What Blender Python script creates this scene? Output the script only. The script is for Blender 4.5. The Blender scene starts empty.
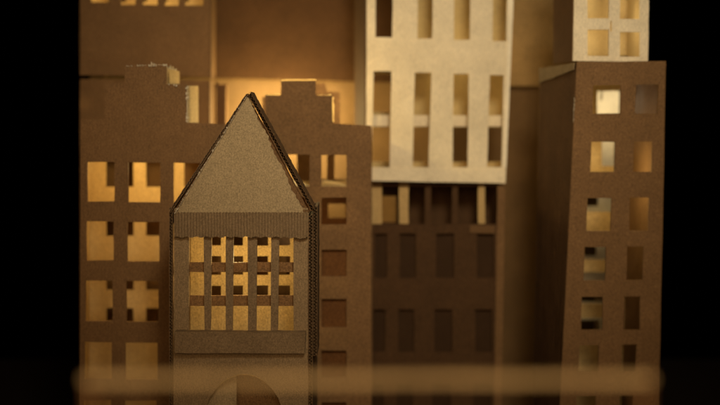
import bpy, bmesh, math, random
from mathutils import Vector, Matrix
from mathutils.geometry import delaunay_2d_cdt
random.seed(11)
sc = bpy.context.scene
col = sc.collection

# ------------------------------------------------------------------ camera
F = 900.0                      # focal length in photograph pixels (720 wide)
D0 = 1.875                     # camera to the front of the gabled tower
CAMZ = 1.10
PITCH = math.atan((202.5 - 120.0) / F)
cp, sp = math.cos(PITCH), math.sin(PITCH)
CAM = Vector((0, -D0, CAMZ))

def ray(x, y):
    a, b = (x - 360.0) / F, (202.5 - y) / F
    return Vector((a, cp + b * sp, -sp + b * cp))

def P(x, y, Y, turn=0.0, px=None):
    """a measured image point set on an upright plane Y metres behind the tower front
    (turn = rotation of that plane about the vertical through image column px)"""
    d = ray(x, y)
    n = Vector((math.sin(turn), math.cos(turn), 0))
    x0 = 0.0 if px is None else (px - 360.0) / F * (Y + D0)
    p0 = Vector((x0, Y, 0))
    t = (p0 - CAM).dot(n) / d.dot(n)
    return CAM + d * t

cam = bpy.data.cameras.new('camera')
co = bpy.data.objects.new('camera', cam); col.objects.link(co)
co.location = CAM
co.rotation_euler = (math.radians(90) - PITCH, 0, 0)
cam.sensor_width = 36; cam.lens = 36 * F / 720
cam.clip_start = 0.01; cam.clip_end = 50
cam.dof.use_dof = True
cam.dof.focus_distance = D0 + 0.03
cam.dof.aperture_fstop = cam.lens / 1000 / 0.034
cam.dof.aperture_blades = 0
sc.camera = co

# ------------------------------------------------------------------ materials
def nd(nt, t, **kw):
    n = nt.nodes.new(t)
    for k, v in kw.items():
        n.inputs[k].default_value = v
    return n

def card(name, c, rib=0.25, pitch=0.0068, rough=0.82, fleck=0.44, vertical=True, translucent=0.0):
    """kraft board: mottled fibre colour, flecks, faint flute lines pressed through the liner"""
    m = bpy.data.materials.new(name); m.use_nodes = True
    nt = m.node_tree; L = nt.links
    bs = nt.nodes['Principled BSDF']; out = nt.nodes['Material Output']
    tc = nt.nodes.new('ShaderNodeTexCoord')
    n1 = nd(nt, 'ShaderNodeTexNoise', Scale=330.0, Detail=3.0, Roughness=0.7)
    n2 = nd(nt, 'ShaderNodeTexNoise', Scale=9.0, Detail=4.0, Roughness=0.6)
    mp = nt.nodes.new('ShaderNodeMapping'); mp.inputs['Scale'].default_value = (1.0, 1.0, 0.22)
    n3 = nd(nt, 'ShaderNodeTexNoise', Scale=520.0, Detail=2.0, Roughness=0.6)
    for n in (n1, n2): L.new(tc.outputs['Object'], n.inputs['Vector'])
    L.new(tc.outputs['Object'], mp.inputs['Vector']); L.new(mp.outputs[0], n3.inputs['Vector'])
    r1 = nt.nodes.new('ShaderNodeMapRange'); r1.inputs['From Min'].default_value = .3; r1.inputs['From Max'].default_value = .7
    r1.inputs['To Min'].default_value = 1 - fleck; r1.inputs['To Max'].default_value = 1 + fleck
    r2 = nt.nodes.new('ShaderNodeMapRange'); r2.inputs['From Min'].default_value = .3; r2.inputs['From Max'].default_value = .7
    r2.inputs['To Min'].default_value = .88; r2.inputs['To Max'].default_value = 1.10
    r3 = nt.nodes.new('ShaderNodeMapRange'); r3.inputs['From Min'].default_value = .3; r3.inputs['From Max'].default_value = .7
    r3.inputs['To Min'].default_value = .86; r3.inputs['To Max'].default_value = 1.14
    L.new(n1.outputs['Fac'], r1.inputs['Value']); L.new(n2.outputs['Fac'], r2.inputs['Value']); L.new(n3.outputs['Fac'], r3.inputs['Value'])
    m1 = nt.nodes.new('ShaderNodeMath'); m1.operation = 'MULTIPLY'; L.new(r1.outputs[0], m1.inputs[0]); L.new(r2.outputs[0], m1.inputs[1])
    m2 = nt.nodes.new('ShaderNodeMath'); m2.operation = 'MULTIPLY'; L.new(m1.outputs[0], m2.inputs[0]); L.new(r3.outputs[0], m2.inputs[1])
    mx = nt.nodes.new('ShaderNodeVectorMath'); mx.operation = 'SCALE'
    mx.inputs[0].default_value = c; L.new(m2.outputs[0], mx.inputs['Scale'])
    L.new(mx.outputs[0], bs.inputs['Base Color'])
    bs.inputs['Roughness'].default_value = rough
    bs.inputs['Specular IOR Level'].default_value = 0.22
    wv = nt.nodes.new('ShaderNodeTexWave'); wv.wave_type = 'BANDS'; wv.bands_direction = 'X' if vertical else 'Z'
    wv.inputs['Scale'].default_value = 0.314 / pitch; wv.inputs['Distortion'].default_value = 0.35
    wv.inputs['Detail'].default_value = 1.0; wv.inputs['Detail Scale'].default_value = 0.4
    L.new(tc.outputs['Object'], wv.inputs['Vector'])
    b1 = nt.nodes.new('ShaderNodeBump'); b1.inputs['Strength'].default_value = rib; b1.inputs['Distance'].default_value = 0.0012
    b2 = nt.nodes.new('ShaderNodeBump'); b2.inputs['Strength'].default_value = 0.35; b2.inputs['Distance'].default_value = 0.0010
    b3 = nt.nodes.new('ShaderNodeBump'); b3.inputs['Strength'].default_value = 0.5; b3.inputs['Distance'].default_value = 0.012
    L.new(wv.outputs['Fac'], b1.inputs['Height']); L.new(n1.outputs['Fac'], b2.inputs['Height']); L.new(n2.outputs['Fac'], b3.inputs['Height'])
    L.new(b1.outputs[0], b2.inputs['Normal']); L.new(b2.outputs[0], b3.inputs['Normal'])
    L.new(b3.outputs[0], bs.inputs['Normal'])
    if translucent > 0:
        tr = nt.nodes.new('ShaderNodeBsdfTranslucent'); L.new(mx.outputs[0], tr.inputs['Color'])
        mix = nt.nodes.new('ShaderNodeMixShader'); mix.inputs[0].default_value = translucent
        L.new(bs.outputs[0], mix.inputs[1]); L.new(tr.outputs[0], mix.inputs[2]); L.new(mix.outputs[0], out.inputs['Surface'])
    return m

KRAFT = (0.19, 0.106, 0.047)
M = dict(
    kraft=card('kraft_board', KRAFT, 0.10),
    kraft_pale=card('pale_kraft_board', (0.31, 0.235, 0.138), 0.10, fleck=0.32),
    tower=card('tower_board', (0.245, 0.172, 0.098), 0.10, fleck=0.34),
    backing=card('dim_backdrop_board', (0.078, 0.037, 0.014), 0.05),  # upper board: its dimness is put into a darker colour
    backing_pale=card('lamplit_backdrop_board', (0.25, 0.155, 0.072), 0.05),  # lower board: lamplight is partly put into the paler colour
    backing_olive=card('olive_backdrop_board', (0.27, 0.175, 0.075), 0.05),  # lighter colour stands in for more light at the upper right
    backing_brown=card('shaded_backdrop_board', (0.13, 0.076, 0.033), 0.05),  # lower right board: weaker light put into a darker brown
    rail=card('rail_board', (0.60, 0.48, 0.29), 0.05),
    white=card('lit_edge_paper', (0.90, 0.82, 0.66), 0.03, fleck=0.1),  # whiter than cream: a lit edge put into the colour
    shade_sheet=card('dark_shade_sheet', (0.045, 0.022, 0.009), 0.05),  # stands for the shaded inside of the dark block's windows
    russet_shade=card('russet_shade_sheet', (0.125, 0.052, 0.016), 0.05),  # russet tone imitates shade inside the middle block's windows
    block=card('shaded_dark_board', (0.075, 0.038, 0.016), 0.1),  # dim distance, overhang and side shade put into a dark board colour
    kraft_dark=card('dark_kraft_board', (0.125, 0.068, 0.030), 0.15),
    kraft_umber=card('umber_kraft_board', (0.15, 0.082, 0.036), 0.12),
    flute=card('bare_flute_paper', (0.17, 0.105, 0.055), 0.0),
    strip=card('ribbed_board', (0.205, 0.142, 0.082), 0.0, fleck=0.36),
    inner=card('inner_liner', (0.50, 0.35, 0.16), 0.12),
    cream=card('cream_paper_board', (0.80, 0.70, 0.52), 0.05, fleck=0.16),
    cream_dim=card('golden_paper_board', (0.55, 0.42, 0.20), 0.08, fleck=0.2),  # deeper gold than the cream fronts
    torn=card('torn_paper_fibre', (0.74, 0.66, 0.52), 0.0, fleck=0.2, translucent=0.35),
    rim_strip=card('lit_rim_paper', (0.92, 0.80, 0.52), 0.0, fleck=0.1, translucent=0.75),
    table=card('table_cloth', (0.02, 0.012, 0.007), 0.0),
)

# ------------------------------------------------------------------ building helpers
def thing(name, label, cat, loc, group=None):
    o = bpy.data.objects.new(name, None); col.objects.link(o)
    o.location = loc; o.empty_display_size = 0.05
    o['label'] = label; o['category'] = cat
    if group: o['group'] = group
    return o

def link(name, bm, mat, parent=None, label=None, kind=None, bevel=0.0):
    me = bpy.data.meshes.new(name)
    off = Vector((0, 0, 0))
    q = parent
    while q is not None:
        off += q.location; q = q.parent
    bmesh.ops.translate(bm, verts=bm.verts, vec=-off)
    bmesh.ops.recalc_face_normals(bm, faces=bm.faces)
    bm.to_mesh(me); bm.free()
    me.materials.append(M[mat] if isinstance(mat, str) else mat)
    o = bpy.data.objects.new(name, me); col.objects.link(o)
    if parent is not None: o.parent = parent
    if label: o['label'] = label
    if kind: o['kind'] = kind
    return o

def wob(pts, amp, step=13.0):
    """hand-cut outline: long edges get a few slightly wandering points"""
    out = []
    n = len(pts)
    for i in range(n):
        a, b = Vector(pts[i]), Vector(pts[(i + 1) % n])
        L = (b - a).length
        k = max(1, int(L / step))
        k = min(k, 14)
        out.append(a + Vector((random.uniform(-amp, amp), random.uniform(-amp, amp))) * 0.8)
        for j in range(1, k):
            out.append(a.lerp(b, j / k) + Vector((random.uniform(-amp, amp), random.uniform(-amp, amp))) * 0.6)
    return out

def rect(x0, y0, x1, y1):
    return [(x0, y0), (x1, y0), (x1, y1), (x0, y1)]

def sheet(outline, holes, pt, thick, amp=0.35, back=None):
    """flat board with cut openings; pt maps image points to space, thickness runs away from the viewer"""
    bm = bmesh.new()
    loops = [[Vector((p.x, p.y)) for p in wob(lp_, amp)] for lp_ in [outline] + list(holes)]
    pts, edg = [], []
    for lp_ in loops:
        n0 = len(pts); pts += lp_
        edg += [(n0 + k, n0 + (k + 1) % len(lp_)) for k in range(len(lp_))]
    v2, e2, f2, _, _, _ = delaunay_2d_cdt(pts, edg, [], 0, 1e-6)
    def inside(p, lp_):
        c = False
        for k in range(len(lp_)):
            a, b = lp_[k], lp_[k - 1]
            if (a.y > p.y) != (b.y > p.y) and p.x < (b.x - a.x) * (p.y - a.y) / (b.y - a.y) + a.x: c = not c
        return c
    vs = [bm.verts.new(pt(p.x, p.y)) for p in v2]
    for f in f2:
        m = sum((v2[k] for k in f), Vector((0, 0))) / len(f)
        if inside(m, loops[0]) and not any(inside(m, h) for h in loops[1:]):
            bm.faces.new([vs[k] for k in f])
    for v in [v for v in bm.verts if not v.link_faces]: bm.verts.remove(v)
    bm.normal_update()
    if thick:
        vec = back if back is not None else Vector((0, thick, 0))
        r = bmesh.ops.extrude_face_region(bm, geom=list(bm.faces))
        bmesh.ops.translate(bm, verts=[v for v in r['geom'] if isinstance(v, bmesh.types.BMVert)], vec=vec)
    return bm

def slab(corners, thick_vec, cuts=6, amp=0.0004):
    """a bent-free board from four corners and a thickness vector"""
    bm = bmesh.new()
    a, b, c, d = [Vector(p) for p in corners]
    grid = []
    for i in range(cuts + 1):
        u = i / cuts
        row = []
        for j in range(2):
            p = a.lerp(b, u) if j == 0 else d.lerp(c, u)
            row.append(bm.verts.new(p + Vector((random.uniform(-amp, amp), 0, random.uniform(-amp, amp)))))
        grid.append(row)
    for i in range(cuts):
        bm.faces.new((grid[i][0], grid[i + 1][0], grid[i + 1][1], grid[i][1]))
    r = bmesh.ops.extrude_face_region(bm, geom=list(bm.faces))
    bmesh.ops.translate(bm, verts=[v for v in r['geom'] if isinstance(v, bmesh.types.BMVert)], vec=Vector(thick_vec))
    return bm

def floor_pt(x, Y, turn=0.0, px=None):
    """image row where the plane meets the tabletop (z = 0) under column x"""
    lo, hi = 200.0, 3000.0
    for _ in range(50):
        m = (lo + hi) / 2
        if P(x, m, Y, turn, px).z > 0.002: lo = m
        else: hi = m
    return lo

def corrugated(A, B, perp, depth, thick, pitch, liner=0.0009, amp_j=0.0):
    """real corrugated board: two liners with a wavy flute between; A-B is the cut end the
    viewer sees, perp the direction across the board's thickness, depth the run of the flutes"""
    A, B = Vector(A), Vector(B); ax = B - A; L = ax.length; ax /= L
    perp = Vector(perp).normalized(); depth = Vector(depth)
    bm = bmesh.new()
    def strip(f0, f1, n):
        prev = None
        for i in range(n + 1):
            s = L * i / n
            jit = random.uniform(-amp_j, amp_j)
            p0 = A + ax * s + perp * (f0(s) + jit); p1 = A + ax * s + perp * (f1(s) + jit)
            fr = Vector((0, random.uniform(-amp_j, amp_j) * 1.5, 0))
            q = [bm.verts.new(p0 + fr), bm.verts.new(p1 + fr), bm.verts.new(p1 + depth), bm.verts.new(p0 + depth)]
            if prev:
                for k in range(4):
                    bm.faces.new((prev[k], prev[(k + 1) % 4], q[(k + 1) % 4], q[k]))
            else:
                bm.faces.new(q)
            prev = q
        bm.faces.new(prev[::-1])
    n = max(4, int(L / pitch * 8))
    strip(lambda s: 0.0, lambda s: liner, max(6, n // 5))
    strip(lambda s: thick - liner, lambda s: thick, max(6, n // 5))
    h = (thick - 2 * liner)
    w = lambda s: liner + h * (0.5 + 0.42 * math.sin(2 * math.pi * s / pitch))
    strip(lambda s: w(s) - 0.0006, lambda s: w(s) + 0.0006, n)
    return bm

def frayed(path, mat_h, out, dens=1.0):
    """torn paper fibres standing along a cut edge: path of 3-D points, mean size, outward vector"""
    bm = bmesh.new()
    out = Vector(out).normalized()
    for a, b in zip(path, path[1:]):
        a, b = Vector(a), Vector(b)
        L = (b - a).length
        n = max(2, int(L / (mat_h * 0.55) * dens))
        t = (b - a).normalized()
        ph = random.random() * 6
        rb = []
        for q in (a - t * .001, b + t * .001):
            for o_ in (-.2, .06):
                for dy in (.002, .0035):
                    rb.append(bm.verts.new(q + out * mat_h * o_ + Vector((0, dy, 0))))
        for f in ((0, 1, 3, 2), (4, 6, 7, 5), (0, 2, 6, 4), (1, 5, 7, 3), (0, 4, 5, 1), (2, 3, 7, 6)):
            bm.faces.new([rb[k] for k in f])
        for i in range(n):
            if math.sin(i * .55 + ph) + math.sin(i * .23 + ph * 2) + random.uniform(-1, 1) < -0.35: continue
            p = a.lerp(b, (i + random.random() * 1.6) / n)
            w = mat_h * random.uniform(0.35, 1.0); h = mat_h * random.uniform(0.2, 1.3)
            y = Vector((0, random.uniform(-0.0035, 0.003), 0))
            tip = p + out * h + t * random.uniform(-w, w) + y * 1.6
            q0, q1 = p - t * w * .5 - out * mat_h * .5 + y, p + t * w * .5 - out * mat_h * .5 + y
            up = p + out * h * .55 + t * w * .45 + y
            th = Vector((0, 0.0009, 0))
            f = [bm.verts.new(v) for v in (q0, q1, up, tip)]
            g = [bm.verts.new(v + th) for v in (q0, q1, up, tip)]
            bm.faces.new(f); bm.faces.new(g[::-1])
            for k in range(4):
                bm.faces.new((f[k], g[k], g[(k + 1) % 4], f[(k + 1) % 4]))
    return bm

def lamp(name, loc, power, c=(1.0, 0.60, 0.20), r=0.02):
    l = bpy.data.lights.new(name, 'POINT'); l.energy = power; l.color = c; l.shadow_soft_size = r
    o = bpy.data.objects.new(name, l); col.objects.link(o); o.location = loc
    return o

# ------------------------------------------------------------------ setting
bm = bmesh.new()
bmesh.ops.create_grid(bm, x_segments=2, y_segments=2, size=2.2)
link('tabletop', bm, 'table', kind='structure')
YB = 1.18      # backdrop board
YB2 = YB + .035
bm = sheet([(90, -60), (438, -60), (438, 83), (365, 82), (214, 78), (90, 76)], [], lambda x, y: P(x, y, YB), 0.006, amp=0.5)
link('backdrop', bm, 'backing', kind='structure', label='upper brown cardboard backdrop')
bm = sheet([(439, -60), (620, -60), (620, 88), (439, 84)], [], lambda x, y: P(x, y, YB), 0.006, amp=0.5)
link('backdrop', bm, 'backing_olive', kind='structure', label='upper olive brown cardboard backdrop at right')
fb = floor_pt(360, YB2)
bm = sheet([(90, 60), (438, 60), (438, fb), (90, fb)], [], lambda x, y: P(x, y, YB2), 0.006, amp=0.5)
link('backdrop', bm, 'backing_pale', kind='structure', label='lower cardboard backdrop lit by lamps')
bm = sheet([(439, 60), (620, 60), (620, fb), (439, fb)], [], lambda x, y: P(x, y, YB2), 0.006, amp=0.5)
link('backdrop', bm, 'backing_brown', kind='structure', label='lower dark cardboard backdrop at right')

# ------------------------------------------------------------------ gabled tower (front, in focus)
t = thing('cardboard_tower', 'small gabled cardboard tower with a barred window and arched doorway in front', 'cardboard tower', (P(241, 300, 0).x, 0.14, 0))
pt = lambda x, y: P(x, y, 0.0)
fl = floor_pt(241, 0.0)
arch = [(203, 640), (203, 432)] + [(244 - 41 * math.cos(a), 428 - 54 * math.sin(a)) for a in [math.pi * k / 16 for k in range(1, 16)]] + [(285, 432), (285, 640)]
front = sheet([(174, 208), (308, 208), (308, fl), (173, fl)], [rect(189, 236, 293.5, 331), arch], pt, 0.0045, amp=0.25)
link('front_wall', front, 'tower', t)
# vertical bars cut from the wall, and the two cross bars glued behind
for x0, x1, x2, x3 in ((203.6, 211.8, 204.6, 210.8), (225.8, 233.6, 225.6, 232.6), (247.6, 257.4, 248.0, 256.4), (271.2, 279.4, 270.6, 278.0)):
    link('window_bar', sheet([(x0, 233), (x1, 233), (x3, 334), (x2, 334)], [], lambda x, y: P(x, y, -0.0015), 0.004, amp=0.25), 'strip', t)
for y0, y1 in ((262.5, 272), (295.5, 306)):
    link('crossbar', sheet([(187, y0), (296, y0), (296, y1), (187, y1)], [], lambda x, y: P(x, y, 0.014), 0.004, amp=0.3), 'kraft', t)
holes = []
for xa, xb in ((205, 221), (228, 243), (248, 268), (272, 288)):
    holes += [rect(xa, 228, xb, 246), rect(xa - 4, 257, xb, 266), rect(xa, 268, xb, 274), rect(xa - 3, 286, xb, 298)]
holes2 = []
for xa, xb in ((204, 221), (227, 243), (249, 268), (272, 290)):
    holes2 += [rect(xa, 226, xb, 245.5), rect(xa, 256, xb, 275), rect(xa, 285.5, xb, 300)]
YT = 0.20
link('back_wall', sheet([(180, 200), (300, 200), (298, 470), (180, 470)], holes2, lambda x, y: P(x, y, YT), 0.004, amp=0.3), 'inner', t)
# a plain inner lining low behind the window: the bottom row shows only board
zb = P(241, 350, 0).z
# sides: corrugated boards whose wavy cut ends face the viewer
lp = lambda x, y: P(x, y, -0.004)
def side(xa, ya, xb, yb, th, dpt, Y=-0.004, pitch=0.0072):
    return corrugated(P(xa, ya, Y), P(xb, yb, Y), (1, 0, 0), (0, dpt, 0), th, pitch, amp_j=0.0004)
link('side_wall', side(308.6, 214, 308.4, fl, 0.0085, 0.22), 'flute', t)
link('side_wall', side(313.4, 206, 313.2, 356, 0.0085, 0.10, Y=0.010), 'flute', t, 'second layer of side board ending halfway down')
link('side_wall', side(169.2, 208, 169.2, fl, 0.0068, 0.22), 'flute', t)
link('ceiling_board', slab((P(174, 224, 0.006), P(308, 224, 0.006), P(308, 224, 0.006) + Vector((0, .19, 0)), P(174, 224, 0.006) + Vector((0, .19, 0))), (0, 0, .004)), 'kraft', t)
# ribbed eave strip with a torn lower edge
bm = bmesh.new()
a, b = P(174, 212.5, -0.010), P(308, 212.5, -0.010)
hgt = (P(174, 212.5, -.01) - P(174, 237, -.01)).z
n = 230; rows = 5
gr = []
for i in range(n + 1):
    u = i / n
    x = a.x + (b.x - a.x) * u
    rib = 0.0011 * math.sin(2 * math.pi * (x - a.x) / 0.0062)
    dz = 0.0012 * math.sin(i * .37) + random.uniform(-.0007, .0007)
    sag = -0.0035 * max(0, (u - .78) / .22) if u < .985 else 0.0
    c = []
    for k in range(rows + 1):
        z = a.z - hgt * k / rows + (dz + sag if k == rows else 0) + (0.0008 * math.sin(i * 1.13) if k == 0 else 0)
        c.append(bm.verts.new((x, a.y + rib + 0.002 * (k / rows) * -1, z)))
    gr.append(c)
for i in range(n):
    for k in range(rows):
        bm.faces.new((gr[i][k], gr[i + 1][k], gr[i + 1][k + 1], gr[i][k + 1]))
r = bmesh.ops.extrude_face_region(bm, geom=list(bm.faces))
bmesh.ops.translate(bm, verts=[v for v in r['geom'] if isinstance(v, bmesh.types.BMVert)], vec=(0, 0.004, 0))
link('eave_strip', bm, 'strip', t)
# gable, tipped back a little, with a ragged right edge
TILT = 0.055
def gp(x, y):
    f = (213 - y) / 117.0
    return P(x, y, -0.006 + TILT * f)
out = [(175, 213.4), (304, 213.4)]
f = 0.0; flip = 1
while f < .95:                                 # torn wavy edge
    f += random.uniform(.018, .045); flip = -flip
    w_ = flip * random.uniform(.25, 1.15) + .9 * math.sin(f * 21)
    out.append((304 - 55.5 * f + w_, 213.4 - 115.4 * f))
out += [(248.2, 97.2), (246, 97.2)]
for k in range(1, 24):
    f = k / 24
    out.append((246 - 71 * f + random.uniform(-.25, .25), 97.2 + 116.2 * f))
link('gable_light_stop', sheet([(173, 212.5), (309.5, 212), (248.5, 97), (246, 97)], [], lambda x, y: gp(x, y) + Vector((0, .0046, 0)), 0.003, amp=.1), 'kraft_dark', t)  # added dark sheet, stops lamplight showing past the torn edge
link('gable', sheet(out, [], gp, 0.004, amp=0.12), 'kraft_pale', t)
apL, apR = P(246.2, 93.6, TILT - 0.010), P(247.2, 93.6, TILT - 0.010)
lf, rf = P(168.5, 211.5, -0.012), P(311.6, 212.0, -0.012)
def perp_of(a, b, up):
    d = (b - a).normalized(); v = Vector((-d.z, 0, d.x))
    return v if v.z * up > 0 else -v
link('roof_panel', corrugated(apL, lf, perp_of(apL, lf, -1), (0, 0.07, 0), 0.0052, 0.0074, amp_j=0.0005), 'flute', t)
link('roof_panel', corrugated(apR, rf, perp_of(apR, rf, 1), (0, 0.07, 0), 0.0078, 0.0080, amp_j=0.0006), 'kraft_dark', t)  # darker than the left panel: shade on this slope put into colour
bm = frayed([P(246 - 71 * k / 20, 97 + 116 * k / 20, -0.013 + TILT * (1 - k / 20)) for k in range(21)], 0.0024, (-.8, 0, .6), 0.8)
link('torn_edge', bm, 'torn', t)
# ledge under the window
bm = slab((P(174.5, 332, -0.020), P(305.5, 332.5, -0.020), P(305, 353.5, -0.016), P(174.5, 353, -0.020)), (0, 0.0195, 0), 10, 0.0006)
link('ledge', bm, 'strip', t)
# the two curved leaves standing in the arch
def leaf(x0, x1, y_hinge, y_free, bend):
    bm = bmesh.new(); n = 14; g = []
    for i in range(n + 1):
        u = i / n
        x = x0 + (x1 - x0) * u
        s = max(0.0, 1 - ((x - 244) / 41.0) ** 2)
        top = 428 - 53 * math.sqrt(s)
        Y = y_hinge + (y_free - y_hinge) * u + bend * math.sin(math.pi * u)
        g.append((bm.verts.new(P(x, top, Y)), bm.verts.new(P(x, 640, Y))))
    for i in range(n):
        bm.faces.new((g[i][0], g[i + 1][0], g[i + 1][1], g[i][1]))
    r = bmesh.ops.extrude_face_region(bm, geom=list(bm.faces))
    bmesh.ops.translate(bm, verts=[v for v in r['geom'] if isinstance(v, bmesh.types.BMVert)], vec=(0, .003, 0))
    return bm
link('door_leaf', leaf(203.0, 236.5, 0.0055, 0.030, 0.006), 'kraft_pale', t, 'left leaf in paler board for the light it catches')  # paler board: light on this leaf put into the colour
link('door_leaf', leaf(285.0, 232, 0.0055, 0.085, 0.008), 'kraft', t, 'right leaf pushed inward with shade put into its board')  # darker board: shade on this leaf put into the colour

# ------------------------------------------------------------------ left stepped block
YL, SL = 0.30, 0.34
t = thing('cardboard_building', 'brown cardboard building left of the gabled tower with a stepped parapet and torn white edge', 'cardboard building', (P(146, 300, YL).x, YL + SL / 2, 0), 'stepped cardboard buildings')
fl = floor_pt(146, YL)
holes = []
for y0, y1 in ((162, 201.5), (221.5, 260.5), (280.5, 321), (342, 379), (400, 437)):
    s = (y0 - 162) * -0.016
    holes += [rect(87.5 + s, y0, 114.5 + s, y1), rect(128.3 + s, y0 + .5, 160.3 + s, y1 + .8), rect(173.4 + s, y0 + 1, 205 + s, y1 + 1)]
Lout = [(124.5, 65.5), (166.5, 65), (166.5, 84), (186.5, 84.5), (186.5, 122.5), (226, 124), (224, fl), (79, fl), (80.5, 119), (104.5, 119), (104.5, 83.5), (124.5, 83)]
link('front_wall', sheet(Lout, holes, lambda x, y: P(x, y, YL), 0.005, amp=0.35), 'kraft', t)
YLB = YL + SL
holes = []
for y0, y1 in ((160, 187), (209, 236), (255, 263), (263.5, 290), (308, 335)):
    if y0 == 255: continue
    for x0, x1 in ((106, 133.5), (146, 174), (184, 213)):
        holes.append(rect(x0, y0, x1, y1))
link('back_wall', sheet([(87, 125), (222, 125), (222, floor_pt(146, YLB)), (87, floor_pt(146, YLB))], holes, lambda x, y: P(x, y, YLB), 0.005, amp=0.35), 'inner', t)
zr = P(146, 125, YL).z
xl, xr = P(86, 200, YL).x, P(222, 200, YL).x
th = Vector((0, 0, 0.004))
def box_side(parent, x, Y0, Y1, z0, z1, mat, dx=0.005):
    bm = slab(((x, Y0, z0), (x, Y1, z0), (x, Y1, z1), (x, Y0, z1)), (dx, 0, 0), 6, 0.0003)
    return link('side_wall', bm, mat, parent)
def box_top(parent, x0, x1, Y0, Y1, z, mat, name='roof_panel', h=0.004):
    bm = slab(((x0, Y0, z), (x1, Y0, z), (x1, Y1, z), (x0, Y1, z)), (0, 0, h), 6, 0.0003)
    return link(name, bm, mat, parent)
link('side_wall', slab((P(81.5, 121, YL + .0055), P(88, 125, YLB - .0005), P(88, floor_pt(88, YLB), YLB - .0005), P(80.5, fl, YL + .0055)), (.004, 0, 0)), 'inner', t)
box_side(t, xr, YL + .0055, YLB - .0005, 0.002, zr - .02, 'inner')
box_top(t, xl + .006, xr - .001, YL + .0055, YLB - .0005, zr - .012, 'kraft')
# returns of the stepped parapet, their lamplight put into the pale gold liner
def ret(xa, ya, yb, xb, yc, yd, Ya, Yb, mat='inner', parent=None):
    bm = slab((P(xa, ya, Ya), P(xb, yc, Yb), P(xb, yd, Yb), P(xa, yb, Ya)), (-0.004, 0, 0), 4, 0.0006)
    return link('parapet_return', bm, mat, parent)
ret(167.5, 67.5, 84.5, 179.5, 71.5, 84.5, YL + .006, YL + .17, 'inner', t)
ret(187.2, 85.5, 122.8, 198.5, 86, 122.8, YL + .006, YL + .17, 'inner', t)
e = YL - .001
bm = frayed([P(148, 65.2, e), P(166, 64.6, e), P(168, 67.5, e + .01), P(176, 69.5, e + .09)], 0.0066, (0.15, 0, 1), 1.5)
link('torn_edge', bm, 'torn', t)
bm = frayed([P(125, 66.2, e), P(146, 65.3, e)], 0.0028, (0, 0, 1), 0.9)
link('torn_edge', bm, 'torn', t)
bm = frayed([P(186.9, 86, e), P(187.2, 122, e)], 0.0060, (1, 0, 0.2), 0.9)
link('torn_edge', bm, 'torn', t)
bm = frayed([P(168, 84.4, e), P(178, 85.6, e)], 0.004, (0.1, 0, -1), 1.4)
link('torn_edge', bm, 'torn', t)

# ------------------------------------------------------------------ middle stepped block
YM, SM = 0.42, 0.22
t = thing('cardboard_building', 'brown cardboard building right of the gabled tower with glowing parapet edges', 'cardboard building', (P(301, 300, YM).x, YM + SM / 2, 0), 'stepped cardboard buildings')
fl = floor_pt(301, YM)
holes = []
for y0, y1, k in ((154.5, 186, 0), (197, 224, 0), (249, 276, 0), (298.5, 327, 0), (350, 377, 0), (402, 430, 0)):
    holes += [rect(286.5, y0, 309.5, y1), rect(321.5, y0 + .5, 346.5, y1 + .5), rect(243, y0, 268, y1)]
Mout = [(281, 81), (316, 80.5), (316, 95.5), (332, 95.5), (332.5, 123.5), (370.5, 125.5), (371, fl), (230, fl), (232, 124), (265.5, 123.5), (265.5, 95), (281, 95)]
link('front_wall', sheet(Mout, holes, lambda x, y: P(x, y, YM), 0.005, amp=0.35), 'kraft', t)
YMB = YM + SM
holes = []
for y0, y1 in ((140, 179), (206, 218)):
    holes += [rect(280, y0, 297, y1), rect(316, y0, 327, y1), rect(334.5, y0, 352, y1)] if y0 < 200 else [rect(328, 204, 345.5, 218)]
Mb = [(284, 84), (325, 83), (327, 91.5), (339.5, 92.5), (340, 126), (372, 126), (372, floor_pt(301, YMB)), (236, floor_pt(301, YMB)), (238, 126), (262, 126), (262, 97), (283, 96)]
link('back_wall', sheet(Mb, holes, lambda x, y: P(x, y, YMB), 0.005, amp=0.35), 'kraft', t)
link('window_shade', sheet([(238, 236), (366, 236), (366, 560), (238, 560)], [], lambda x, y: P(x, y, YM + .014), 0.003), 'russet_shade', t)  # added sheet standing for the shade inside the lower windows
zr = P(301, 128, YM).z
xl, xr = P(234, 200, YM).x, P(364, 200, YM).x
box_side(t, xl, YM + .0055, YMB - .0005, 0.002, zr - .02, 'inner')
box_side(t, xr, YM + .0055, YMB - .0005, 0.002, zr - .02, 'inner')
box_top(t, xl + .006, xr - .001, YM + .0055, YMB - .0005, zr - .012, 'kraft')
box_top(t, xl + .006, xr - .001, YM + .0055, YMB - .0005, P(330, 187.5, YM).z, 'inner', 'floor_panel')
# added translucent strips that imitate the lit rims of the stepped edge
def rim_strip(pts, w, Y):
    bm = bmesh.new()
    for (xa, ya), (xb, yb) in zip(pts, pts[1:]):
        a, b = P(xa, ya, Y), P(xb, yb, Y)
        d = (b - a).normalized(); nrm = Vector((-d.z, 0, d.x))
        n = 6
        vs = []
        for i in range(n + 1):
            p = a.lerp(b, i / n)
            j = random.uniform(.6, 1.15)
            vs.append((bm.verts.new(p - nrm * w * .1), bm.verts.new(p + nrm * w * j)))
        for i in range(n):
            bm.faces.new((vs[i][0], vs[i + 1][0], vs[i + 1][1], vs[i][1]))
    r = bmesh.ops.extrude_face_region(bm, geom=list(bm.faces))
    bmesh.ops.translate(bm, verts=[v for v in r['geom'] if isinstance(v, bmesh.types.BMVert)], vec=(0, .0006, 0))
    return bm
e = YM + .0058
link('lit_rim', rim_strip([(281, 80.8), (316, 80.2)], 0.0042, e), 'rim_strip', t)
link('lit_rim', rim_strip([(318.5, 96.6), (331.5, 95.8)], 0.0042, e), 'rim_strip', t)
link('lit_rim', rim_strip([(332, 97), (332.5, 122)], 0.0048, e), 'rim_strip', t)
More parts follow.
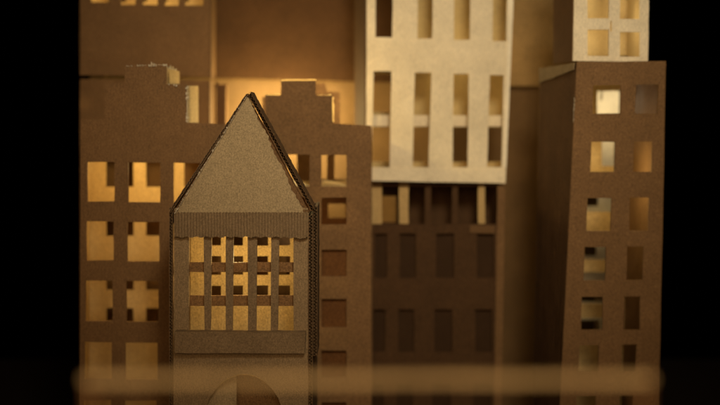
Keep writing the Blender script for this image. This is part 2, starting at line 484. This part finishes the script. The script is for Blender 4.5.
link('lit_rim', rim_strip([(266, 95.4), (280, 95)], 0.0030, e), 'rim_strip', t)

# ------------------------------------------------------------------ rear left stack: two boxes
YD = 0.78
t = thing('cardboard_building', 'tall brown cardboard block at upper left with yellow lit windows along the top', 'cardboard building', (P(150, 30, YD).x, YD + .13, P(150, 76.5, YD).z), 'stacked rear blocks')
holes = [rect(91, -34, 108.5, 2.5), rect(121, -34, 135.5, 4.5), rect(143, -34, 157.5, 5), rect(165, -34, 178.5, 5.5), rect(185, -34, 203.5, 5.5)]
link('front_wall', sheet([(80, -60), (211, -60), (210.5, 76.5), (80, 75)], holes, lambda x, y: P(x, y, YD), 0.005), 'kraft', t)
holes = [rect(96 + 21 * k, -34, 105 + 21 * k, 2) for k in range(-1, 5)]
link('back_wall', sheet([(80, -60), (212, -60), (212, 70), (80, 70)], holes, lambda x, y: P(x, y, YD + .24), 0.005), 'inner', t)
bm = slab((P(211.3, -60, YD - .002), P(216.5, -60, YD + .24), P(215.5, 79, YD + .24), P(211, 78.6, YD - .002)), (-.0045, 0, 0), 6)
link('side_wall', bm, 'kraft_umber', t)
z0, z1 = P(150, 76, YD).z, P(150, -60, YD).z
box_side(t, P(81.5, 30, YD).x, YD + .0055, YD + .2395, z0 + .01, z1, 'inner')
box_top(t, P(83, 30, YD).x, -0.470, YD + .0055, YD + .2395, z1 - .03, 'inner')
box_top(t, P(83, 30, YD).x, -0.470, YD + .0055, YD + .2395, z0 + .012, 'inner', 'base_panel')
t = thing('cardboard_building', 'plain brown box standing under the tall upper left block', 'cardboard building', (P(150, 30, YD).x, YD + .13, 0), 'stacked rear blocks')
YD2 = YD + .012
link('front_wall', sheet([(80, 79), (209.5, 80.5), (208.5, floor_pt(150, YD2)), (80, floor_pt(150, YD2))], [], lambda x, y: P(x, y, YD2), 0.005), 'kraft', t)
zt = P(150, 80, YD2).z
box_side(t, P(81.5, 30, YD).x, YD2 + .0055, YD2 + .22, 0.002, zt - .006, 'kraft')
f2 = floor_pt(150, YD2 + .22)
link('side_wall', slab((P(210, 80.6, YD2 - .002), P(215.6, 82, YD2 + .22), P(214.6, f2, YD2 + .22), P(209.2, floor_pt(150, YD2), YD2 - .002)), (-.0045, 0, 0), 6), 'kraft_umber', t)
box_top(t, P(82, 100, YD).x, P(208, 100, YD).x, YD2 + .0055, YD2 + .22, zt - .005, 'kraft')
# dark upright post behind the tower's roof
YQ = 0.95
t = thing('cardboard_post', 'narrow dark cardboard post standing just left behind the gabled roof', 'post', (P(220.5, 100, YQ).x, YQ + .03, 0))
bm = bmesh.new()
fb = floor_pt(220, YQ)
link('shaft', slab((P(216, 86, YQ), P(226, 86, YQ), P(226, fb, YQ), P(216, fb, YQ)), (0, .04, 0), 4), 'kraft_dark', t)
link('cap', slab((P(215.4, 84.5, YQ - .003), P(226.6, 84.2, YQ - .003), P(227, 86, YQ - .003), P(215.4, 86, YQ - .003)), (0, .046, 0), 4), 'kraft_umber', t)

# ------------------------------------------------------------------ white building on the dark block
YW = 0.70
t = thing('cardboard_building', 'cream white building with rows of tall narrow windows stacked on a dark block', 'cardboard building', (P(440, 100, YW).x, YW + .11, P(440, 181, YW).z), 'pale paper buildings')
pw = lambda x, y: P(x, y, YW, math.radians(-3), 440)
Wout = [(367, -70), (514.5, -70), (512.5, 0), (505.5, 181.5), (366, 179)]
holes = []
for (xa, xb), (xc, xd), (xe, xf) in zip(((375.5, 393), (417.5, 433), (454, 470.5), (492.5, 507.2)),
                                        ((373.5, 391.5), (414.8, 431.5), (453.5, 469), (489.8, 503.8)),
                                        ((371.5, 389.5), (412.5, 428.5), (452.5, 467.5), (487, 501.5))):
    b = 37.2 + (xa - 375) * .035
    holes.append([(xa + .6, -62), (xb + .6, -62), (xb - .7, b), (xa, b)])
    tp = 71.2 + (xa - 375) * .03
    holes.append([(xc, tp), (xd, tp + .2), (xf, 167.4), (xe, 167)])
link('front_wall', sheet(Wout, holes, pw, 0.006, amp=0.3), 'cream', t)
YWB = YW + .20
holes = []
for xa, xb in ((376, 394), (411, 428), (446, 463), (479, 497)):
    pass
holes = [rect(372, -60, 396, 44), rect(372, 127, 505, 162)]
holes += [rect(372, 74, 396, 112)]
link('back_wall', sheet([(356, -70), (508, -70), (502, 176), (356, 176)], holes, lambda x, y: P(x, y, YWB), 0.005), 'cream_dim', t)
link('crossbar', sheet([(372, 115), (502, 115.5), (502, 126.5), (372, 126)], [], lambda x, y: P(x, y, YW + .055), 0.005), 'cream', t)
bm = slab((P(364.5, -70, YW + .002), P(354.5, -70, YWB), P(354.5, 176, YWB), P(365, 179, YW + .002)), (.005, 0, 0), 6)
link('side_wall', bm, 'block', t, 'side wall in shade, coloured dark brown')  # shade on this wall is put into the dark board
bm = slab((pw(515, -70) + Vector((0, .0065, 0)), P(509, -70, YWB - .001), P(503, 176, YWB - .001), pw(506, 181) + Vector((0, .0065, 0))), (-.005, 0, 0), 6)
link('side_wall', bm, 'cream', t)
z0 = P(440, 180, YW).z
box_top(t, P(370, 100, YW).x, P(500, 100, YW).x, YW + .015, YWB - .0005, z0 + .014, 'cream_dim', 'base_panel')
box_top(t, P(370, 100, YW).x, P(505, 100, YW).x, YW + .015, YWB - .0005, P(440, -66, YW).z, 'cream_dim')
link('corner_strip', sheet([(508.4, -70), (515.2, -70), (513.4, 0), (506.2, 168), (502.6, 168), (506.6, 70)], [], lambda x, y: pw(x, y) - Vector((0, .003, 0)), 0.0025, amp=0.2), 'white', t)  # lit right edge of the front, done as a whiter strip
# folded hem along its foot
link('hem', sheet([(366.2, 168.8), (505.2, 170.2), (504.8, 183), (366, 180.5)], [], lambda x, y: pw(x, y) - Vector((0, .004 + (y - 169) * .0004, 0)), 0.003, amp=0.3), 'cream', t)

YG = 0.72
t = thing('cardboard_building', 'dark brown block with tall windows carrying the cream white building', 'cardboard building', (P(440, 300, YG).x, YG + .11, 0))
fl = floor_pt(440, YG)
holes = []
for y0, y1 in ((186, 224), (233.5, 278), (309.5, 352), (384, 426)):
    dx = -(y0 - 186) * .022
    if y0 < 200:
        holes.append(rect(371.5, 186, 497, 224)); continue
    holes += [rect(382.5 + dx * .3 if y0 < 200 else 376 + dx, y0, 398 + dx * .3 if y0 < 200 else 388 + dx, y1), rect(409 - (y0 > 200) * 8 + dx, y0, 434 - (y0 > 200) * 17 + dx, y1), rect(446 - (y0 > 200) * 9 + dx, y0, 464 - (y0 > 200) * 9 + dx, y1), rect(478 + dx, y0, 495 + dx, y1)]
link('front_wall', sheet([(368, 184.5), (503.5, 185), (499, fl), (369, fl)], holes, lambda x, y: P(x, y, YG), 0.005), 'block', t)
for x0, x1 in ((371, 382), (399, 408.5), (425, 431), (452, 458), (478, 485)):
    link('window_post', sheet(rect(x0, 183, x1, 226), [], lambda x, y: P(x, y, YG + .007), 0.004), 'inner' if x0 < 480 and x0 not in (425, 452) else 'block', t)  # lamplight put into colour: lit posts pale liner, the rest dark board
link('sill', sheet([(470, 225), (495, 226), (495, 233.5), (470, 233)], [], lambda x, y: P(x, y, YG - .005), 0.004), 'kraft_umber', t)
link('corner_strip', sheet([(497.5, 186), (505, 186), (500.5, fl), (493, fl)], [], lambda x, y: P(x, y, YG - .006), 0.004), 'kraft', t)
YGB = YG + .15
holes = [rect(382, 196, 396, 222)]
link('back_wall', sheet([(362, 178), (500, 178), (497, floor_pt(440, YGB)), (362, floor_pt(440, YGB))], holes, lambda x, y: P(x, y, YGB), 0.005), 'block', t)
link('window_shade', sheet([(373, 229), (496, 229), (492, 560), (372, 560)], [], lambda x, y: P(x, y, YG + .016), 0.003), 'shade_sheet', t)  # added dark sheet in place of the shade behind these windows
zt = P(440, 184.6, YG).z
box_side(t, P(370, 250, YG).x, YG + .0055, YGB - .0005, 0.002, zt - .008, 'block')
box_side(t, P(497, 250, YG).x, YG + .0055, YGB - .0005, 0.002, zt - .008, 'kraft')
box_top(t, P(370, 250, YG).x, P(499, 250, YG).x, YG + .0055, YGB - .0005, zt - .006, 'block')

# ------------------------------------------------------------------ right tower and the pale block on it
YR = 0.36
TR = math.radians(-5)
t = thing('cardboard_tower', 'tall brown cardboard tower with small square windows near the right end', 'cardboard tower', (P(610, 300, YR).x, YR + .15, 0))
pr = lambda x, y: P(x, y, YR, TR, 577)
flr = floor_pt(610, YR)
holes = []
for (xa, xb), (y0, y1) in zip(((592.5, 621), (590.5, 615), (586.5, 611.5), (583.8, 606), (581, 603), (578.5, 599), (576, 596)),
                              ((85, 113.5), (142, 172), (198, 231), (247, 280.5), (297, 330), (345, 372), (396, 424))):
    s = (xb - xa)
    holes.append([(xa + .8, y0), (xb, y0), (xb - .8, y1), (xa, y1)])
    holes.append([(xa + 43.5, y0 - .5), (xb + 37.5, y0 - .5), (xb + 36.5, y1), (xa + 42.5, y1)])
flx = 558 - (flr - 405) * .035
link('front_wall', sheet([(577, 62), (666, 61), (656, flr), (flx, flr)], holes, pr, 0.006, amp=0.35), 'kraft', t)
def rear(x0, y0):           # the left wall runs back from the front corner
    return P(x0, y0, YR + .34)
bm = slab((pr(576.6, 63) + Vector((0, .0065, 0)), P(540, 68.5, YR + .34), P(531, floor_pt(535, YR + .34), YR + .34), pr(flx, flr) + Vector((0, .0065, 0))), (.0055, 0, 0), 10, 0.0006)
link('side_wall', bm, 'kraft_dark', t)  # side turned from the light, its shade put into darker board
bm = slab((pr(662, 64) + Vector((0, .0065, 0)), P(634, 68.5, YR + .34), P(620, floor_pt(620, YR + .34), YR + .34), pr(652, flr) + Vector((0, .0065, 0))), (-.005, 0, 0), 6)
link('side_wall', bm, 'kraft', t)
holes = [rect(597, 91, 627, 131), rect(602, 138, 614.5, 166), rect(585, 188, 617, 212), rect(584, 238, 607, 260), rect(582, 272, 606, 286), rect(576, 288, 606, 304), rect(574, 318, 604, 336)]
YRB = YR + .345
link('back_wall', sheet([(540, 68), (634, 68), (622, floor_pt(600, YRB)), (532, floor_pt(600, YRB))], holes, lambda x, y: P(x, y, YRB), 0.005), 'inner', t)
a, b, c, d = pr(577.5, 62.5), pr(667, 62), P(634, 69.5, YRB - .001), P(541, 69.5, YRB - .001)
z = a.z - .0065
link('roof_panel', slab([Vector((v.x, v.y + (.0065 if v.y < .6 else 0), min(v.z, z) if i < 2 else z - .003)) for i, v in enumerate((a, b, c, d))], (0, 0, .004)), 'kraft', t)
fo = Vector((-.004, -.001, 0))
bm = slab((pr(576.9, 62.6) + fo + Vector((0, .006, 0)), P(540.6, 68.2, YR + .335) + fo, P(540.4, 83, YR + .335) + fo, pr(575.6, 70) + fo + Vector((0, .006, 0))), (.0012, 0, 0), 9, .0012)
link('parapet_flap', bm, 'kraft_pale', t, 'pale paper strip glued along the top of the dark side')
bm = frayed([pr(574.4, 98) - Vector((0, .001, 0)), pr(573.4, 122) - Vector((0, .001, 0))], 0.0022, (-1, 0, .1), 0.5)
link('torn_edge', bm, 'torn', t)

YS = 0.95
t = thing('cardboard_building', 'cream paper building seen only through the windows of the right tower', 'cardboard building', (P(590, 300, YS).x, YS + .06, 0))
fl = floor_pt(590, YS)
holes = [rect(600.6, 88, 602.4, 101), rect(580, 190, 598, 206), rect(580, 240, 596.5, 256), rect(574, 292, 604, 302), rect(572, 320, 600, 336)]
link('front_wall', sheet([(560, 80), (620, 80), (612, fl), (556, fl)], holes, lambda x, y: P(x, y, YS), 0.005), 'cream', t)
zt = P(590, 80.5, YS).z
box_side(t, P(562, 200, YS).x, YS + .0055, YS + .12, 0.002, zt - .006, 'cream')
box_side(t, P(608, 200, YS).x, YS + .0055, YS + .12, 0.002, zt - .006, 'cream')
box_top(t, P(561, 100, YS).x, P(612, 100, YS).x, YS + .0055, YS + .12, zt - .005, 'cream')

YX = 0.40
t = thing('cardboard_building', 'cream block with small paned windows set on the right brown tower', 'cardboard building', (P(620, 40, YX).x, YX + .1, P(620, 61, YX).z), 'pale paper buildings')
px_ = lambda x, y: P(x, y, YX, math.radians(-5), 577)
holes = []
for y0, y1 in ((30, 56), (-10, 18.5), (-50, -22)):
    holes += [rect(587.5, y0 - .5, 609, y1), rect(620, y0 + 2, 640, y1 + .5)]
holes.append(rect(610.2, 21, 612.2, 31.5))
link('front_wall', sheet([(575.5, -70), (650, -70), (648, 62), (573, 61)], holes, px_, 0.006, amp=0.3), 'cream', t)
link('back_wall', sheet([(556, -70), (632, -70), (632, 56), (554, 56)], [], lambda x, y: P(x, y, YX + .24), 0.005), 'cream_dim', t)
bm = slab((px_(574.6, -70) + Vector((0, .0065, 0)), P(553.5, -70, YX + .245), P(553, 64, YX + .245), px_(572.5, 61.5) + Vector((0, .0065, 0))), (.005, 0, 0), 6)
link('side_wall', bm, 'kraft_umber', t, 'side wall in shade, coloured dark brown')  # the cream block's shaded side, shade painted as brown board
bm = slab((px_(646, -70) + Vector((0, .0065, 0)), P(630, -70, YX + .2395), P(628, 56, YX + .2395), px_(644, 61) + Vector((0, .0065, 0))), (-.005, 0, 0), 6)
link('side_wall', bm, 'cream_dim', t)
box_top(t, px_(577, 0).x, px_(643, 0).x, YX + .02, YX + .2345, px_(600, -66).z, 'cream_dim')

# ------------------------------------------------------------------ low rail close to the camera (far out of focus)
YF = -D0 + .64
def PF(x, y): return P(x, y, YF)
zt = PF(360, 380).z
xl, xr = PF(84, 380).x, PF(652, 380).x
t = thing('cardboard_rail', 'thin pale cardboard rail crossing the foreground far out of focus', 'rail', ((xl + xr) / 2, YF, 0))
link('rail_strip', slab(((xl, YF, zt + .0023), (xr, YF, zt + .0023), (xr, YF, zt - .0023), (xl, YF, zt - .0023)), (0, .004, 0), 12, .0004), 'rail', t)
for x in (xl, xr - .008):
    link('rail_post', slab(((x, YF + .0045, zt - .002), (x + .008, YF + .0045, zt - .002), (x + .008, YF + .0045, .002), (x, YF + .0045, .002)), (0, .006, 0), 4), 'kraft_dark', t)

# ------------------------------------------------------------------ light
w = bpy.data.worlds.new('World'); sc.world = w; w.use_nodes = True
w.node_tree.nodes['Background'].inputs[0].default_value = (0.0, 0.0, 0.0, 1)
w.node_tree.nodes['Background'].inputs[1].default_value = 0.0
def area(name, loc, target, power, size, c, spread=180):
    l = bpy.data.lights.new(name, 'AREA'); l.energy = power; l.color = c; l.shape = 'DISK'; l.size = size
    l.spread = math.radians(spread)
    o = bpy.data.objects.new(name, l); col.objects.link(o); o.location = loc
    o.rotation_euler = (Vector(target) - Vector(loc)).to_track_quat('-Z', 'Y').to_euler()
WARM = (1.0, 0.70, 0.38)
def spot(name, loc, target, power, r, c, cone, blend=1.0):
    l = bpy.data.lights.new(name, 'SPOT'); l.energy = power; l.color = c; l.shadow_soft_size = r
    l.spot_size = math.radians(cone); l.spot_blend = blend
    o = bpy.data.objects.new(name, l); col.objects.link(o); o.location = loc
    o.rotation_euler = (Vector(target) - Vector(loc)).to_track_quat('-Z', 'Y').to_euler()
WARM = (1.0, 0.85, 0.58)
spot('key_lamp', (0.30, -1.75, 2.15), (0.12, 0.5, 1.25), 132, 0.22, WARM, 56)
area('fill_lamp', (0.0, -2.3, 1.5), (0.0, 0.5, 1.0), 8.0, 1.4, (1.0, 0.62, 0.29), 120)  # added soft fill by the camera, lifts the dark tones
BULB = (1.0, 0.73, 0.29)
lamp('bulb_left', (P(146, 200, YL + .12).x, YL + .14, P(146, 152, YL + .12).z), 2.4, BULB)
lamp('bulb_tower', (P(244, 300, .1).x, 0.055, P(244, 256, .1).z), 0.95, BULB, .012)
lamp('bulb_behind', (P(280, 130, 1.02).x, 1.02, P(300, 124, 1.02).z), 9.0, BULB)
lamp('fill_parapet', (P(306, 110, YM + .05).x, YM + .05, P(306, 104, YM + .05).z), 1.5, BULB, .008)  # added light between the walls to make the rims glow
lamp('fill_middle', (P(318, 150, YM + .1).x, YM + .1, P(306, 150, YM + .1).z), 0.10, BULB, .008)  # added weak light for the floor panel, no lamp known here
lamp('fill_tower_rear', (P(240, 270, .25).x, .25, P(240, 268, .25).z), 0.03, BULB, .01)  # added glow to brighten the openings in the tower's back wall
lamp('fill_low', (P(330, 290, YM + .1).x, YM + .09, P(330, 240, YM + .1).z), 0.12, (1.0, .5, .18), .008)  # added reddish light, lifts the dark inside the middle block
lamp('fill_block', (P(440, 290, YG + .07).x, YG + .07, P(440, 290, YG + .07).z), 0.05, (1.0, .5, .18), .008)  # added reddish light, lifts the dark inside the lower block
lamp('bulb_right', (P(600, 200, YR + .15).x, YR + .14, P(600, 175, YR + .15).z), 0.9, BULB)
lamp('fill_far_right', (P(618, 100, .8).x, .80, P(618, 104, .8).z), 1.0, (1.0, .84, .54))  # added light to brighten the cream building behind the right tower
lamp('fill_rear', (P(492, 60, 1.0).x, 1.0, P(492, 55, 1.0).z), 0.45, (1.0, .70, .30))  # added unseen light to brighten the backdrop at right
lamp('bulb_white', (P(460, 60, YW + .1).x, YW + .10, P(460, 58, YW + .1).z), 0.17, (1.0, .72, .34))
lamp('bulb_pale', (P(598, 20, YX + .1).x, YX + .10, P(615, 24, YX + .1).z), 0.38, (1.0, .78, .44))
lamp('bulb_upper', (P(150, 0, YD + .1).x, YD + .1, P(150, 20, YD + .1).z), 0.9, BULB)

sc.view_settings.view_transform = 'Standard'
sc.view_settings.look = 'None'
sc.view_settings.exposure = 0.0
sc.view_settings.gamma = 1.0
